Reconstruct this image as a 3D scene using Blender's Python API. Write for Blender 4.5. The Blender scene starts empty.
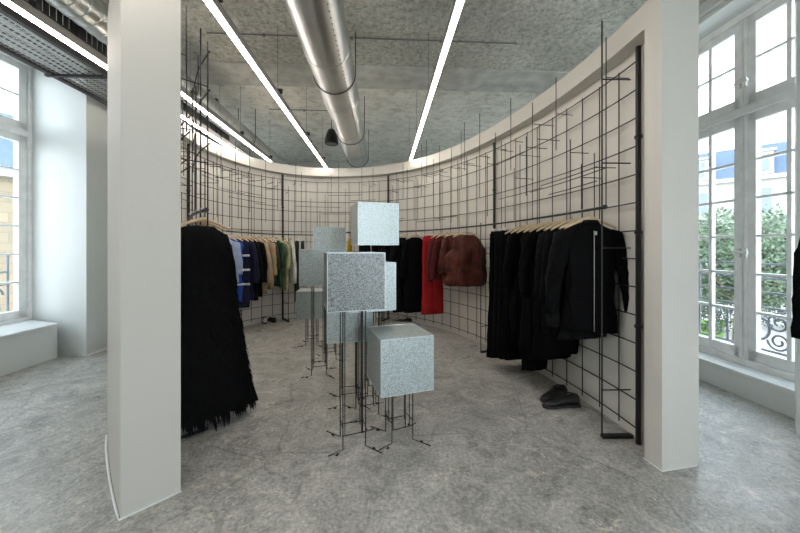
import bpy, bmesh, math, random
from mathutils import Vector, Matrix, noise
random.seed(7)
C = bpy.context.scene
COL = C.collection
F, CX, HZ, EYE = 320.0, 400.0, 248.0, 1.5      # focal length in px, horizon row, eye height
YAW = math.atan(.053)
ROOM = Matrix.Rotation(YAW, 4, 'Z')            # the building's axes are turned 3 degrees from the camera's
def R(a, b, z=0): return ROOM @ Vector((a, b, z))

# ------------------------------------------------------------------ materials
def mat(name, col, rough=.6, metal=0, bump=0, bscale=40, var=0, vscale=6, spec=.5, emit=None, estr=0):
    m = bpy.data.materials.new(name); m.use_nodes = True
    nt = m.node_tree; b = nt.nodes['Principled BSDF']
    b.inputs['Base Color'].default_value = (*col, 1)
    b.inputs['Roughness'].default_value = rough
    b.inputs['Metallic'].default_value = metal
    b.inputs['Specular IOR Level'].default_value = spec
    tc = nt.nodes.new('ShaderNodeTexCoord')
    if var:
        n = nt.nodes.new('ShaderNodeTexNoise'); n.inputs['Scale'].default_value = vscale; n.inputs['Detail'].default_value = 5
        r = nt.nodes.new('ShaderNodeValToRGB')
        r.color_ramp.elements[0].position = .3; r.color_ramp.elements[1].position = .7
        r.color_ramp.elements[0].color = (*[c*(1-var) for c in col], 1)
        r.color_ramp.elements[1].color = (*[min(1, c*(1+var)) for c in col], 1)
        nt.links.new(tc.outputs['Object'], n.inputs['Vector']); nt.links.new(n.outputs['Fac'], r.inputs['Fac'])
        nt.links.new(r.outputs['Color'], b.inputs['Base Color'])
    if bump:
        n2 = nt.nodes.new('ShaderNodeTexNoise'); n2.inputs['Scale'].default_value = bscale; n2.inputs['Detail'].default_value = 4
        bp = nt.nodes.new('ShaderNodeBump'); bp.inputs['Strength'].default_value = bump; bp.inputs['Distance'].default_value = .02
        nt.links.new(tc.outputs['Object'], n2.inputs['Vector']); nt.links.new(n2.outputs['Fac'], bp.inputs['Height'])
        nt.links.new(bp.outputs['Normal'], b.inputs['Normal'])
    if emit:
        b.inputs['Emission Color'].default_value = (*emit, 1); b.inputs['Emission Strength'].default_value = estr
    return m

class NT:
    """tiny helper for node chains"""
    def __init__(s, m):
        s.nt = m.node_tree; s.b = s.nt.nodes['Principled BSDF']
        s.tc = s.nt.nodes.new('ShaderNodeTexCoord').outputs['Object']
    def noise(s, scale, detail=4, rough=.5, dist=0, vec=None):
        n = s.nt.nodes.new('ShaderNodeTexNoise'); n.inputs['Scale'].default_value = scale
        n.inputs['Detail'].default_value = detail; n.inputs['Roughness'].default_value = rough; n.inputs['Distortion'].default_value = dist
        s.nt.links.new(vec or s.tc, n.inputs['Vector']); return n.outputs['Fac']
    def voro(s, scale, feature='F1', vec=None, rnd=1):
        n = s.nt.nodes.new('ShaderNodeTexVoronoi'); n.feature = feature; n.inputs['Scale'].default_value = scale
        n.inputs['Randomness'].default_value = rnd
        s.nt.links.new(vec or s.tc, n.inputs['Vector']); return n
    def ramp(s, fac, stops):
        r = s.nt.nodes.new('ShaderNodeValToRGB'); e = r.color_ramp.elements
        while len(e) < len(stops): e.new(.5)
        for el, (p, c) in zip(e, stops):
            el.position = p; el.color = (*c, 1) if isinstance(c, tuple) else (c, c, c, 1)
        s.nt.links.new(fac, r.inputs['Fac']); return r.outputs['Color']
    def mix(s, fac, a, b, mode='MIX'):
        n = s.nt.nodes.new('ShaderNodeMix'); n.data_type = 'RGBA'; n.blend_type = mode
        for sock, v in ((n.inputs[0], fac), (n.inputs[6], a), (n.inputs[7], b)):
            if isinstance(v, (int, float)): sock.default_value = v
            elif isinstance(v, tuple): sock.default_value = (*v, 1)
            else: s.nt.links.new(v, sock)
        return n.outputs[2]
    def bump(s, h, strength, dist=.01):
        n = s.nt.nodes.new('ShaderNodeBump'); n.inputs['Strength'].default_value = strength; n.inputs['Distance'].default_value = dist
        s.nt.links.new(h, n.inputs['Height']); s.nt.links.new(n.outputs['Normal'], s.b.inputs['Normal'])
    def mapping(s, scale=(1,1,1), rot=(0,0,0)):
        n = s.nt.nodes.new('ShaderNodeMapping'); n.inputs['Scale'].default_value = scale; n.inputs['Rotation'].default_value = rot
        s.nt.links.new(s.tc, n.inputs['Vector']); return n.outputs['Vector']
    def to(s, out, name): s.nt.links.new(out, s.b.inputs[name])

M = {}
M['white_paint'] = mat('white_paint', (.68, .65, .60), .6, bump=.05, bscale=30)
M['room_paint'] = mat('room_paint', (.645, .66, .64), .5, bump=.05, bscale=20)
M['window_paint'] = mat('window_paint', (.80, .80, .79), .45, bump=.12, bscale=25, var=.08, vscale=9)
M['steel_rod'] = mat('steel_rod', (.035, .034, .034), .5, .6)
M['post_steel'] = mat('post_steel', (.03, .03, .03), .45, .6)
M['rail_steel'] = mat('rail_steel', (.06, .058, .058), .35, .8)
M['hanger_wood'] = mat('hanger_wood', (.66, .50, .33), .5, var=.12, vscale=20)
M['hook_metal'] = mat('hook_metal', (.6, .6, .6), .3, 1)
M['black_plastic'] = mat('black_plastic', (.012, .012, .012), .5)
M['speaker_grille'] = mat('speaker_grille', (.12, .12, .12), .6)
M['lamp_housing'] = mat('lamp_housing', (.30, .29, .28), .5, .4)
M['lamp_diffuser'] = mat('lamp_diffuser', (.9, .9, .9), .5, emit=(1, .93, .84), estr=17)
M['duct_steel'] = mat('duct_steel', (.62, .63, .62), .33, 1, bump=.015, bscale=6, var=.08, vscale=5)
M['tray_steel'] = mat('tray_steel', (.5, .5, .5), .45, .8)
M['tray_dark'] = mat('tray_dark', (.07, .07, .072), .5, .6)
M['sealant'] = mat('sealant', (.9, .9, .9), .4)
M['iron'] = mat('iron', (.10, .11, .13), .5, .3)
M['rubber'] = mat('rubber', (.02, .02, .02), .7)
M['shoe_black'] = mat('shoe_black', (.012, .012, .013), .38)
M['shoe_white'] = mat('shoe_white', (.62, .60, .56), .5)
M['grass'] = mat('grass', (.16, .33, .035), .9, bump=.5, bscale=6, var=.3, vscale=3)
M['bark'] = mat('bark', (.14, .11, .08), .9, bump=.6, bscale=8)
M['leaf'] = mat('leaf', (.055, .085, .05), .6, var=.4, vscale=1.5)
M['leaf_pale'] = mat('leaf_pale', (.085, .125, .07), .6, var=.4, vscale=1.5)
M['slate'] = mat('slate', (.055, .085, .14), .6, var=.15, vscale=5, bump=.3, bscale=10)
M['facade'] = mat('facade', (.36, .35, .32), .8, var=.08, vscale=1.2)
M['dark_glass'] = mat('dark_glass', (.12, .15, .19), .1)
def stone():
    m = mat('stone', (.62, .52, .36), .85); n = NT(m)
    br = n.nt.nodes.new('ShaderNodeTexBrick'); br.inputs['Scale'].default_value = 1.0
    br.inputs['Color1'].default_value = (.24, .19, .12, 1); br.inputs['Color2'].default_value = (.19, .15, .10, 1)
    br.inputs['Mortar'].default_value = (.13, .11, .08, 1); br.inputs['Mortar Size'].default_value = .012
    br.inputs['Brick Width'].default_value = .9; br.inputs['Row Height'].default_value = .4
    n.nt.links.new(n.mapping(rot=(math.pi/2, 0, 0)), br.inputs['Vector']); n.to(br.outputs['Color'], 'Base Color'); return m
M['stone'] = stone()
def floor_mat():
    m = mat('worn_concrete', (.25, .25, .25), .4); n = NT(m)
    base = n.ramp(n.noise(.7, 8, .6, .6), [(.3, (.32, .31, .29)), (.5, (.43, .42, .39)), (.7, (.53, .515, .48))])
    mid = n.ramp(n.noise(4, 9, .75, 1.4), [(.32, .56), (.5, .98), (.68, 1.34)])
    c = n.mix(1, base, mid, 'MULTIPLY')
    gr = n.ramp(n.noise(42, 8, .8), [(.34, .52), (.5, 1.0), (.66, 1.5)])
    c = n.mix(1, c, gr, 'MULTIPLY')
    # cracks and trowel joints
    wob = n.mix(.12, n.tc, n.noise(3, 5, .6))
    msk = n.ramp(n.noise(1.1, 3), [(.42, 0.), (.55, .8)])
    cr = n.ramp(n.voro(.75, 'DISTANCE_TO_EDGE', wob).outputs['Distance'], [(0, .75), (.0025, .4), (.006, 0.0)])
    c = n.mix(n.mix(1, cr, msk, 'MULTIPLY'), c, (.12, .115, .105))
    cr2 = n.ramp(n.voro(2.1, 'DISTANCE_TO_EDGE', wob).outputs['Distance'], [(0, .6), (.004, .3), (.009, 0.0)])
    msk2 = n.ramp(n.noise(1.7, 3), [(.52, 0.), (.62, .7)])
    c = n.mix(n.mix(1, cr2, msk2, 'MULTIPLY'), c, (.14, .135, .125))
    # pale plaster patches, paint drops and scratches left on the slab
    big = n.ramp(n.noise(1.3, 5, .6), [(.50, 0.), (.56, 1.)])
    fl = n.ramp(n.noise(13, 9, .78, .8), [(.565, 0.), (.59, .85)])
    c = n.mix(n.mix(1, big, fl, 'MULTIPLY'), c, (.74, .67, .58))
    fl2 = n.ramp(n.voro(20).outputs['Distance'], [(.10, .9), (.15, 0.)])
    m2 = n.ramp(n.noise(3.7, 6, .85), [(.53, 0.), (.56, 1.)])
    c = n.mix(n.mix(1, fl2, m2, 'MULTIPLY'), c, (.86, .81, .74))
    sc = n.ramp(n.noise(5, 9, .8, 1.2, n.mapping((1, 6, 1), (0, 0, .5))), [(.585, 0.), (.63, .6)])
    c = n.mix(sc, c, (.60, .58, .54))
    dk = n.ramp(n.noise(2.3, 7, .7, .5, n.mapping((3, .8, 1), (0, 0, .1))), [(.60, 0.), (.68, .5)])
    c = n.mix(dk, c, (.20, .185, .165))
    n.to(c, 'Base Color')
    n.to(n.ramp(n.noise(3, 6, .7), [(.3, .22), (.7, .5)]), 'Roughness')
    n.bump(n.noise(22, 8, .7), .25, .01)
    return m
M['floor'] = floor_mat()
def ceil_mat():
    m = mat('sprayed_concrete', (.22, .22, .21), .95); n = NT(m)
    a = n.ramp(n.noise(15, 9, .82), [(.34, (.30, .295, .26)), (.50, (.76, .75, .67)), (.66, (1, .99, .92))])
    b = n.ramp(n.noise(1.2, 5, .6), [(.3, .78), (.7, 1.2)])
    n.to(n.mix(1, a, b, 'MULTIPLY'), 'Base Color')
    n.bump(n.noise(16, 8, .75), 1, .06)
    return m
M['ceiling'] = ceil_mat()
def ceil_plain():
    m = mat('board_marked_concrete', (.36, .36, .34), .9); n = NT(m)
    a = n.ramp(n.noise(4.5, 9, .8, .8), [(.33, (.50, .495, .44)), (.5, (.84, .83, .76)), (.66, (.98, .97, .91))])
    b = n.ramp(n.noise(2, 6, .6, 0, n.mapping((.6, 9, 1))), [(.35, .93), (.65, 1.04)])
    n.to(n.mix(1, a, b, 'MULTIPLY'), 'Base Color'); n.bump(n.noise(14, 7, .7), .5, .03)
    return m
M['ceiling_plain'] = ceil_plain()
def beam_mat():
    m = mat('beam_concrete', (.60, .60, .56), .9, bump=.4, bscale=20, var=.2, vscale=5); return m
M['beam'] = beam_mat()
def zinc(name, tint, lo):
    m = mat(name, tint, .5, .75); n = NT(m)
    v = n.voro(150)
    sp = n.ramp(v.outputs['Color'], [(.08, tuple(c*lo for c in tint)), (.5, tuple(c*(.5+lo*.5) for c in tint)), (.9, tint)])
    n.to(sp, 'Base Color')
    n.to(n.ramp(v.outputs['Color'], [(.2, .28), (.8, .62)]), 'Roughness')
    n.bump(n.noise(90, 4), .12, .003)
    return m
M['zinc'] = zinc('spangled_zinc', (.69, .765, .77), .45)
M['zinc_shaded'] = zinc('shaded_spangled_zinc', (.46, .48, .48), .12)  # same zinc, with the big cube's dimmer lighting put into the tint
M['zinc_edge'] = mat('zinc_edge', (.66, .73, .76), .4, .8)
def glass():
    m = bpy.data.materials.new('window_glass'); m.use_nodes = True; nt = m.node_tree
    for nd in list(nt.nodes): nt.nodes.remove(nd)
    o = nt.nodes.new('ShaderNodeOutputMaterial'); mx = nt.nodes.new('ShaderNodeMixShader')
    t = nt.nodes.new('ShaderNodeBsdfTransparent'); t.inputs[0].default_value = (.95, .97, .97, 1)
    g = nt.nodes.new('ShaderNodeBsdfGlossy'); g.inputs['Roughness'].default_value = .02
    mx.inputs[0].default_value = .05
    nt.links.new(t.outputs[0], mx.inputs[1]); nt.links.new(g.outputs[0], mx.inputs[2]); nt.links.new(mx.outputs[0], o.inputs[0]); return m
M['glass'] = glass()
_cl = {}
def cloth(name, col, rough=.85, var=.15, vscale=8, spec=.25):
    if name not in _cl: _cl[name] = mat(name, col, rough, bump=.4, bscale=30, var=var, vscale=vscale, spec=spec)
    return _cl[name]

# ------------------------------------------------------------------ mesh builder
class MB:
    def __init__(s): s.v = []; s.f = []; s.mi = []
    def add(s, vs, fs, mi=0):
        o = len(s.v); s.v += [Vector(v) for v in vs]; s.f += [tuple(i+o for i in f) for f in fs]; s.mi += [mi]*len(fs); return s
    def box(s, c, d, M_=None, mi=0):
        x, y, z = d[0]/2, d[1]/2, d[2]/2
        vs = [Vector((sx*x, sy*y, sz*z))+Vector(c) for sz in (-1, 1) for sx, sy in ((-1,-1),(1,-1),(1,1),(-1,1))]
        if M_: vs = [M_ @ v for v in vs]
        return s.add(vs, [(3,2,1,0),(4,5,6,7),(0,1,5,4),(1,2,6,5),(2,3,7,6),(3,0,4,7)], mi)
    def tube(s, pts, r, n=6, mi=0, cap=True, radii=None):
        pts = [Vector(p) for p in pts]; rings = []; up = None
        for i, p in enumerate(pts):
            d = (pts[min(i+1, len(pts)-1)] - pts[max(i-1, 0)]).normalized()
            if up is None:
                up = d.cross(Vector((0, 0, 1)));
                if up.length < .1: up = Vector((1, 0, 0))
            up = (up - d*up.dot(d)).normalized(); w = d.cross(up)
            rr = radii[i] if radii else r
            rings.append([p + (up*math.cos(2*math.pi*k/n) + w*math.sin(2*math.pi*k/n))*rr for k in range(n)])
        return s.loft(rings, cap, mi)
    def loft(s, rings, cap=True, mi=0):
        n = len(rings[0]); vs = [v for r in rings for v in r]; fs = []
        for i in range(len(rings)-1):
            for k in range(n):
                a, b = i*n+k, i*n+(k+1) % n; fs.append((a, b, b+n, a+n))
        if cap: fs += [tuple(reversed(range(n))), tuple(range((len(rings)-1)*n, len(rings)*n))]
        return s.add(vs, fs, mi)
    def lathe(s, prof, c, n=16, mi=0):
        c = Vector(c)
        return s.loft([[c + Vector((r*math.cos(2*math.pi*k/n), r*math.sin(2*math.pi*k/n), z)) for k in range(n)] for r, z in prof], True, mi)
    def prism(s, poly, z0, z1, mi=0):
        return s.loft([[Vector((p[0], p[1], z)) for p in poly] for z in (z0, z1)], True, mi)
    def build(s, name, mats, parent=None, smooth=False, xf=None, bevel=0, origin=None):
        me = bpy.data.meshes.new(name); vs = [xf @ v for v in s.v] if xf else s.v
        if origin: vs = [v - Vector(origin) for v in vs]
        me.from_pydata([tuple(v) for v in vs], [], s.f)
        bm = bmesh.new(); bm.from_mesh(me); bmesh.ops.recalc_face_normals(bm, faces=bm.faces[:]); bm.to_mesh(me); bm.free()
        if not isinstance(mats, (list, tuple)): mats = [mats]
        for m in mats: me.materials.append(m)
        for p, i in zip(me.polygons, s.mi): p.material_index = i; p.use_smooth = smooth
        o = bpy.data.objects.new(name, me); COL.objects.link(o)
        if parent: o.parent = parent
        if origin: o.location = origin
        if bevel:
            b = o.modifiers.new('bevel', 'BEVEL'); b.width = bevel; b.segments = 2; b.limit_method = 'ANGLE'
        return o
def tag(o, label=None, cat=None, group=None, kind=None):
    if label: o['label'] = label
    if cat: o['category'] = cat
    if group: o['group'] = group
    if kind: o['kind'] = kind
    return o
def empty(name, loc, rz=0):
    o = bpy.data.objects.new(name, None); o.empty_display_size = .1; COL.objects.link(o)
    o.location = loc; o.rotation_euler = (0, 0, rz); return o
def copy_tree(o, parent=None):
    c = o.copy(); COL.objects.link(c)
    if parent: c.parent = parent
    for ch in [x for x in KIDS.get(o.name, [])]: copy_tree(ch, c)
    return c
KIDS = {}
def struct(o): o['kind'] = 'structure'; return o

# ------------------------------------------------------------------ ring wall plan
KP = [(1.76,2.15),(1.74,2.29),(1.72,2.8),(1.64,3.4),(1.49,4.05),(1.26,4.75),(.96,5.4),(.58,5.98),(.08,6.48),(-.5,6.82),(-1.2,6.97),
      (-1.9,6.9),(-2.45,6.62),(-2.85,6.1),(-3.05,5.35),(-3.0,4.5),(-2.7,3.6),(-2.2,2.84),(-1.78,2.38),(-1.35,1.97)]
def catmull(P, n=12):
    out = []
    for i in range(len(P)-1):
        p0, p1, p2, p3 = P[max(i-1,0)], P[i], P[i+1], P[min(i+2,len(P)-1)]
        for k in range(n):
            t = k/n
            out.append(tuple(.5*((2*p1[j]) + (-p0[j]+p2[j])*t + (2*p0[j]-5*p1[j]+4*p2[j]-p3[j])*t*t + (-p0[j]+3*p1[j]-3*p2[j]+p3[j])*t**3) for j in (0,1)))
    out.append(tuple(P[-1])); return out
_f = [Vector(p) for p in catmull(KP)]
_L = [0]
for a, b in zip(_f, _f[1:]): _L.append(_L[-1] + (b-a).length)
LEN = _L[-1]
def ring(s, off=0):
    """point on the ring curve at arc length s, moved outwards by off; returns (x, y)"""
    s2 = min(max(s, 0), LEN-1e-6); i = max(k for k in range(len(_L)) if _L[k] <= s2); i = min(i, len(_f)-2)
    t = (s2-_L[i])/(_L[i+1]-_L[i]); p = _f[i].lerp(_f[i+1], t)
    d0 = (_f[min(i+2, len(_f)-1)]-_f[max(i-1, 0)]).normalized()
    nrm = Vector((d0.y, -d0.x))
    return p + nrm*off
def ring_dir(s):
    d = ring(s+.05) - ring(s-.05); return d.normalized()
def s_at_px(px, off=0, lo=0, hi=None):
    """arc length at which the curve, moved by off, lies on the sight line r = (px-400)/320"""
    r = (px-CX)/F; best = None; hi = hi or LEN*.80; k = lo
    while k < hi:
        p = ring(k, off)
        e = abs(p.x/p.y - r)
        if best is None or e < best[0]-1e-5: best = (e, k)
        k += .01
    return best[1]
ZB, ZT = 3.06, 3.24
def ringwall():
    N = 150; ss = [.0 + LEN*i/N for i in range(N+1)]
    J = .13                                             # jamb depth at each end
    mb = MB()
    # wall: inner face recessed .13 behind the beam
    sw = [J + (LEN-2*J)*i/N for i in range(N+1)]
    ri = []
    for s in sw:
        a = ring(s, .13); b = ring(s, .28 + max(0, .03-s*.05))
        ri.append([Vector((a.x,a.y,0)), Vector((b.x,b.y,0)), Vector((b.x,b.y,ZB)), Vector((a.x,a.y,ZB))])
    mb.loft(ri)
    rb = []
    for s in ss:
        a = ring(s, 0); b = ring(s, .28 + max(0, .03-s*.05))
        rb.append([Vector((a.x,a.y,ZB)), Vector((b.x,b.y,ZB)), Vector((b.x,b.y,ZT)), Vector((a.x,a.y,ZT))])
    mb.loft(rb)
    for s0, s1 in ((0, J), (LEN-J, LEN)):
        r = []
        for s in (s0, (s0+s1)/2, s1):
            a = ring(s, 0); b = ring(s, .28 + max(0, .03-s*.05))
            r.append([Vector((a.x,a.y,0)), Vector((b.x,b.y,0)), Vector((b.x,b.y,ZB)), Vector((a.x,a.y,ZB))])
        mb.loft(r)
    o = mb.build('wall_curved', M['white_paint']); struct(o)
    # sealant bead round the foot of the left jamb, paler line on the right one
    mb = MB()
    pts = [ring(LEN-.001, -.005)] + [ring(LEN-.001, .285)] + [ring(LEN-s, .287) for s in (.1,.2,.35,.5,.7,.9,1.1)]
    mb.tube([(p.x, p.y-.004, .003) for p in pts], .007, 6)
    pts = [ring(.14, -.004), ring(.0, -.004), ring(0, .285)]
    mb.tube([(p.x, p.y-.004, .003) for p in pts], .005, 6)
    struct(mb.build('trim_1', M['sealant'], smooth=True))
ringwall()

# ------------------------------------------------------------------ room shell (building axes a across, b forward)
H = 4.2
WR, WL, WLF = 3.61, -4.46, -4.09
BK, FRb = -2.6, 10.6
def rb(mb, a0, a1, b0, b1, z0, z1, mi=0):
    mb.box(((a0+a1)/2, (b0+b1)/2, (z0+z1)/2), (abs(a1-a0), abs(b1-b0), abs(z1-z0)), ROOM, mi)
m = MB(); rb(m, -5.25, 4.1, BK-.3, FRb+.3, -.3, 0); struct(m.build('floor', M['floor']))
m = MB(); rb(m, -5.25, 4.1, BK-.3, 4.75, H, H+.35); struct(m.build('ceiling', M['ceiling']))
m = MB(); rb(m, -5.25, 4.1, 5.4, FRb+.3, H+.12, H+.35); struct(m.build('ceiling', M['ceiling_plain']))
m = MB(); rb(m, -5.25, 4.1, 4.75, 5.4, H-.02, H+.35); struct(m.build('trim_2', M['beam']))
m = MB(); rb(m, -5.25, 4.1, FRb, FRb+.3, 0, H+.12); struct(m.build('wall_back', M['room_paint']))
ADDED_FW = [(1.6, 3.5)]  # opening behind the camera, added to light the pillar fronts
m = MB(); cur = -5.25
for a0, a1 in ADDED_FW: rb(m, cur, a0, BK-.3, BK, 0, H); rb(m, a0, a1, BK-.3, BK, 0, .4); rb(m, a0, a1, BK-.3, BK, 4.0, H); cur = a1
rb(m, cur, 4.1, BK-.3, BK, 0, H); struct(m.build('wall_front', M['room_paint']))

def wall_with_windows(name, a_in, a_out, wins, z0, z1, b0, b1, zsill, matn):
    """straight wall between a_in and a_out with openings wins=[(b0,b1)]"""
    m = MB(); cur = b0
    for w0, w1 in wins:
        rb(m, a_in, a_out, cur, w0, 0, H+.12); rb(m, a_in, a_out, w0, w1, 0, z0); rb(m, a_in, a_out, w0, w1, z1, H+.12); cur = w1
    rb(m, a_in, a_out, cur, b1, 0, H+.12)
    return struct(m.build(name, matn))
# right wall: middle window in view, nearer and far ones added unseen for daylight
RW = [(-2.0, -.46), (2.46, 4.0), (6.6, 8.14)]
wall_with_windows('wall_right', WR, 4.1, RW, .23, 4.05, BK, FRb, .23, M['room_paint'])
# cornice on the right wall and pier in front of it
m = MB(); rb(m, WR-.10, WR, BK, FRb, 4.07, H); rb(m, WR-.05, WR, BK, FRb, 4.02, 4.07); struct(m.build('trim_3', M['room_paint'], bevel=.008))
def pr(pts): return [(ROOM @ Vector((a, b, 0)))[:2] for a, b in pts]
m = MB(); m.prism(pr([(WR+.01, 2.63), (3.29, 2.38), (3.29, .35), (WR+.01, .10)]), 0, H); struct(m.build('wall_pier', M['room_paint']))
# left wall: window bay set back, pier with a splayed reveal
m = MB()
LW = [(-1.2, .34), (3.33, 4.87), (7.2, 8.74)]  # first and last are out of view, added to bring in daylight
for (w0, w1) in LW:
    rb(m, WL, -5.25, w0-.35, w1-.24, 0, .45)                      # sill wall
    rb(m, -5.03, -5.25, w0-.3, w1+.05, 0, .47)
    rb(m, -4.09, -5.25, w0-.3, w1+.05, 4.12, H+.12)                    # lintel
m.prism(pr([(WLF, 4.64), (WLF, 6.97), (-5.0, 7.2), (-5.3, 7.2), (-5.3, 4.88), (-5.0, 4.88)]), 0, H+.12)
m.prism(pr([(WLF, .57), (WLF, 3.1), (-5.0, 3.33), (-5.3, 3.33), (-5.3, .34), (-5.0, .34)]), 0, H)
m.prism(pr([(WLF, BK), (WLF, -1.43), (-5.0, -1.2), (-5.3, -1.2), (-5.3, BK)]), 0, H)
m.prism(pr([(WLF, 8.97), (WLF, FRb), (-5.3, FRb), (-5.3, 8.75), (-5.0, 8.75)]), 0, H+.12)
struct(m.build('wall_left', M['room_paint']))
m = MB()
for (w0, w1) in LW: m.prism(pr([(WL+.03, w0-.2), (WL+.03, w1-.25), (-5.03, w1-.02), (-5.03, w0-.0)]), .44, .475)
for (w0, w1) in RW: rb(m, WR-.02, 3.86, w0, w1, .21, .25)
struct(m.build('trim_4', M['room_paint'], bevel=.006))
m = MB(); rb(m, WLF, WLF+.012, 4.66, 6.9, 0, .03); struct(m.build('baseboard_left', M['sealant']))

# ------------------------------------------------------------------ windows
wn = [0]
def window(a, b0, b1, z0, z1, ztr, side, rows_lo=6, rows_up=2, span=None):
    """two-leaf casement with transom; a = plane, side = +1 when the outside is towards +a"""
    wn[0] += 1
    root = struct(empty('window_%d' % wn[0], R(a, (b0+b1)/2, z0), YAW))
    xf = Matrix.Translation(Vector((0, 0, 0)))
    inv = Matrix.Translation(-Vector((a, (b0+b1)/2, z0)))
    def bx(mb, B0, B1, Z0, Z1, t=.06, o=0): mb.box((a + o, (B0+B1)/2, (Z0+Z1)/2), (t, B1-B0, Z1-Z0))
    bc = (b0+b1)/2
    fr = MB()
    bx(fr, b0-.03, b0+.035, z0, z1, .12); bx(fr, b1-.035, b1+.03, z0, z1, .12); bx(fr, b0, b1, z0-.02, z0+.05, .13); bx(fr, b0, b1, z1-.05, z1+.02, .12)
    bx(fr, b0, b1, ztr-.045, ztr+.045, .13)
    f = fr.build('window_frame', M['window_paint'], root, xf=inv, bevel=.006); KIDS.setdefault(root.name, []).append(f)
    for zz0, zz1, rows in ((z0+.05, ztr-.045, rows_lo), (ztr+.045, z1-.05, rows_up)):
        for L0, L1 in ((b0+.035, bc-.004), (bc+.004, b1-.035)):
            lf = MB(); w = .1
            bx(lf, L0, L0+w, zz0, zz1); bx(lf, L1-w, L1, zz0, zz1); bx(lf, L0, L1, zz0, zz0+w*1.1); bx(lf, L0, L1, zz1-w*.9, zz1)
            # raised moulding by the meeting stile
            bx(lf, (L0 if L0 > bc else L1-.03), (L0+.03 if L0 > bc else L1), zz0, zz1, .1)
            g0, g1, h0, h1 = L0+w, L1-w, zz0+w*1.1, zz1-w*.9
            bx(lf, (g0+g1)/2-.02, (g0+g1)/2+.02, h0, h1, .045)
            for k in range(1, rows): z = h0+(h1-h0)*k/rows; bx(lf, g0, g1, z-.014, z+.014, .045)
            o = lf.build('casement', M['window_paint'], root, xf=inv, bevel=.004)
            gp = MB(); bx(gp, g0, g1, h0, h1, .006, side*.004); gp.build('pane', M['glass'], o, xf=inv)
            hz = MB()
            jb = L0-.012 if L0 < bc else L1+.012
            for zz in (zz0+.15, (zz0+zz1)/2, zz1-.15):
                hz.tube([(a-side*.06, jb, zz-.05), (a-side*.06, jb, zz+.05)], .011, 6)
            hz.build('hinge', M['window_paint'], o, xf=inv)
    hm = MB()
    zh = z0+.98 if rows_lo else z0
    for (zc) in (1.45, ztr+.30):
        hm.box((a-side*.06, bc-.03, zc), (.03, .04, .10)); hm.box((a-side*.06, bc+.03, zc), (.03, .04, .10)); hm.tube([(a-side*.09, bc-.08, zc), (a-side*.085, bc+.06, zc+.01)], .012, 6)
    hm.build('window_latch', mat_latch, root, xf=inv)
    return root
mat_latch = mat('latch_porcelain', (.75, .75, .73), .25)
for w0, w1 in RW: window(3.90, w0, w1, .265, 4.0, 2.965, 1)
for w0, w1 in LW: window(-5.1, w0, w1, .47, 4.14, 3.12, -1)

for k, (a0, a1) in enumerate(ADDED_FW):  # unseen window, added as an extra daylight source
    root = struct(empty('window_%d' % (7+k), R((a0+a1)/2, BK-.12, .4), YAW)); inv = Matrix.Translation(-Vector(((a0+a1)/2, BK-.12, .4)))
    m = MB()
    for x0, x1, z0, z1 in [(a0, a0+.1, .4, 4), (a1-.1, a1, .4, 4), ((a0+a1)/2-.09, (a0+a1)/2+.09, .4, 4), (a0, a1, .4, .5), (a0, a1, 3.9, 4), (a0, a1, 2.9, 3.02)] + [(a0, a1, z-.015, z+.015) for z in (.9, 1.3, 1.7, 2.1, 2.5, 3.45)]:
        m.box(((x0+x1)/2, BK-.12, (z0+z1)/2), (x1-x0, .06, z1-z0))
    m.build('window_frame', M['window_paint'], root, xf=inv)
    m = MB(); m.box(((a0+a1)/2, BK-.12, 2.2), (a1-a0, .006, 3.6)); m.build('pane', M['glass'], root, xf=inv)

# ------------------------------------------------------------------ outside
m = MB(); m.box((0, 20, -3.6), (160, 160, .2)); struct(m.build('ground', mat('gravel', (.42, .40, .37), .9, bump=.4, bscale=5, var=.15, vscale=3)))
m = MB(); m.prism([(13, 14.5), (17.5, 17.4), (22, 21.6), (15, 26)], -3.5, -3.46); tag(m.build('lawn', M['grass']), 'bright green lawn under the garden trees outside', 'lawn')
def spiral(c, r, turns, ax, up, sgn=1, n=26):
    return [c + ax*(r*(1-k/n*.75)*math.cos(sgn*turns*2*math.pi*k/n)) + up*(r*(1-k/n*.75)*math.sin(sgn*turns*2*math.pi*k/n)) for k in range(n+1)]
def railing(a, b0, b1, zs, z_bot, label):
    root = empty('window_railing', R(a, (b0+b1)/2, z_bot), YAW); tag(root, label, 'railing')
    inv = Matrix.Translation(-Vector((a, (b0+b1)/2, z_bot)))
    for z in zs: mb = MB(); mb.tube([(a, b0, z), (a, b1, z)], .013, 6); mb.build('rail', M['iron'], root, xf=inv)
    for b in (b0, b1): mb = MB(); mb.tube([(a, b, z_bot), (a, b, zs[0])], .014, 6); mb.build('post', M['iron'], root, xf=inv)
    mb = MB(); Y, Z = Vector((0,1,0)), Vector((0,0,1)); zt = zs[-1]; h = zt - z_bot; bc = (b0+b1)/2
    for s in (-1, 1):
        for q in (.17, .48):
            c = Vector((a, bc+s*q, z_bot+h*.68)); mb.tube(spiral(c, h*.26, 1.6, Y*s, Z), .011, 5)
            c = Vector((a, bc+s*q, z_bot+h*.26)); mb.tube(spiral(c, h*.22, 1.6, Y*-s, Z*-1), .011, 5)
        mb.tube([(a, bc+s*.32, z_bot), (a, bc+s*.32, zt)], .011, 5)
    mb.tube([Vector((a, bc, z_bot+h*.5))+Y*(.09*math.cos(t))+Z*(.12*math.sin(t)) for t in [k*math.pi/8 for k in range(17)]], .014, 5)
    mb.tube([(a, b0, z_bot), (a, b1, z_bot)], .013, 6)
    mb.build('scrollwork', M['iron'], root, smooth=True, xf=inv)
railing(4.10-.06, 2.58, 3.88, (1.33, 1.18, 1.03, .87), .42, 'dark iron railing with scrollwork outside the right-hand window')
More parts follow.
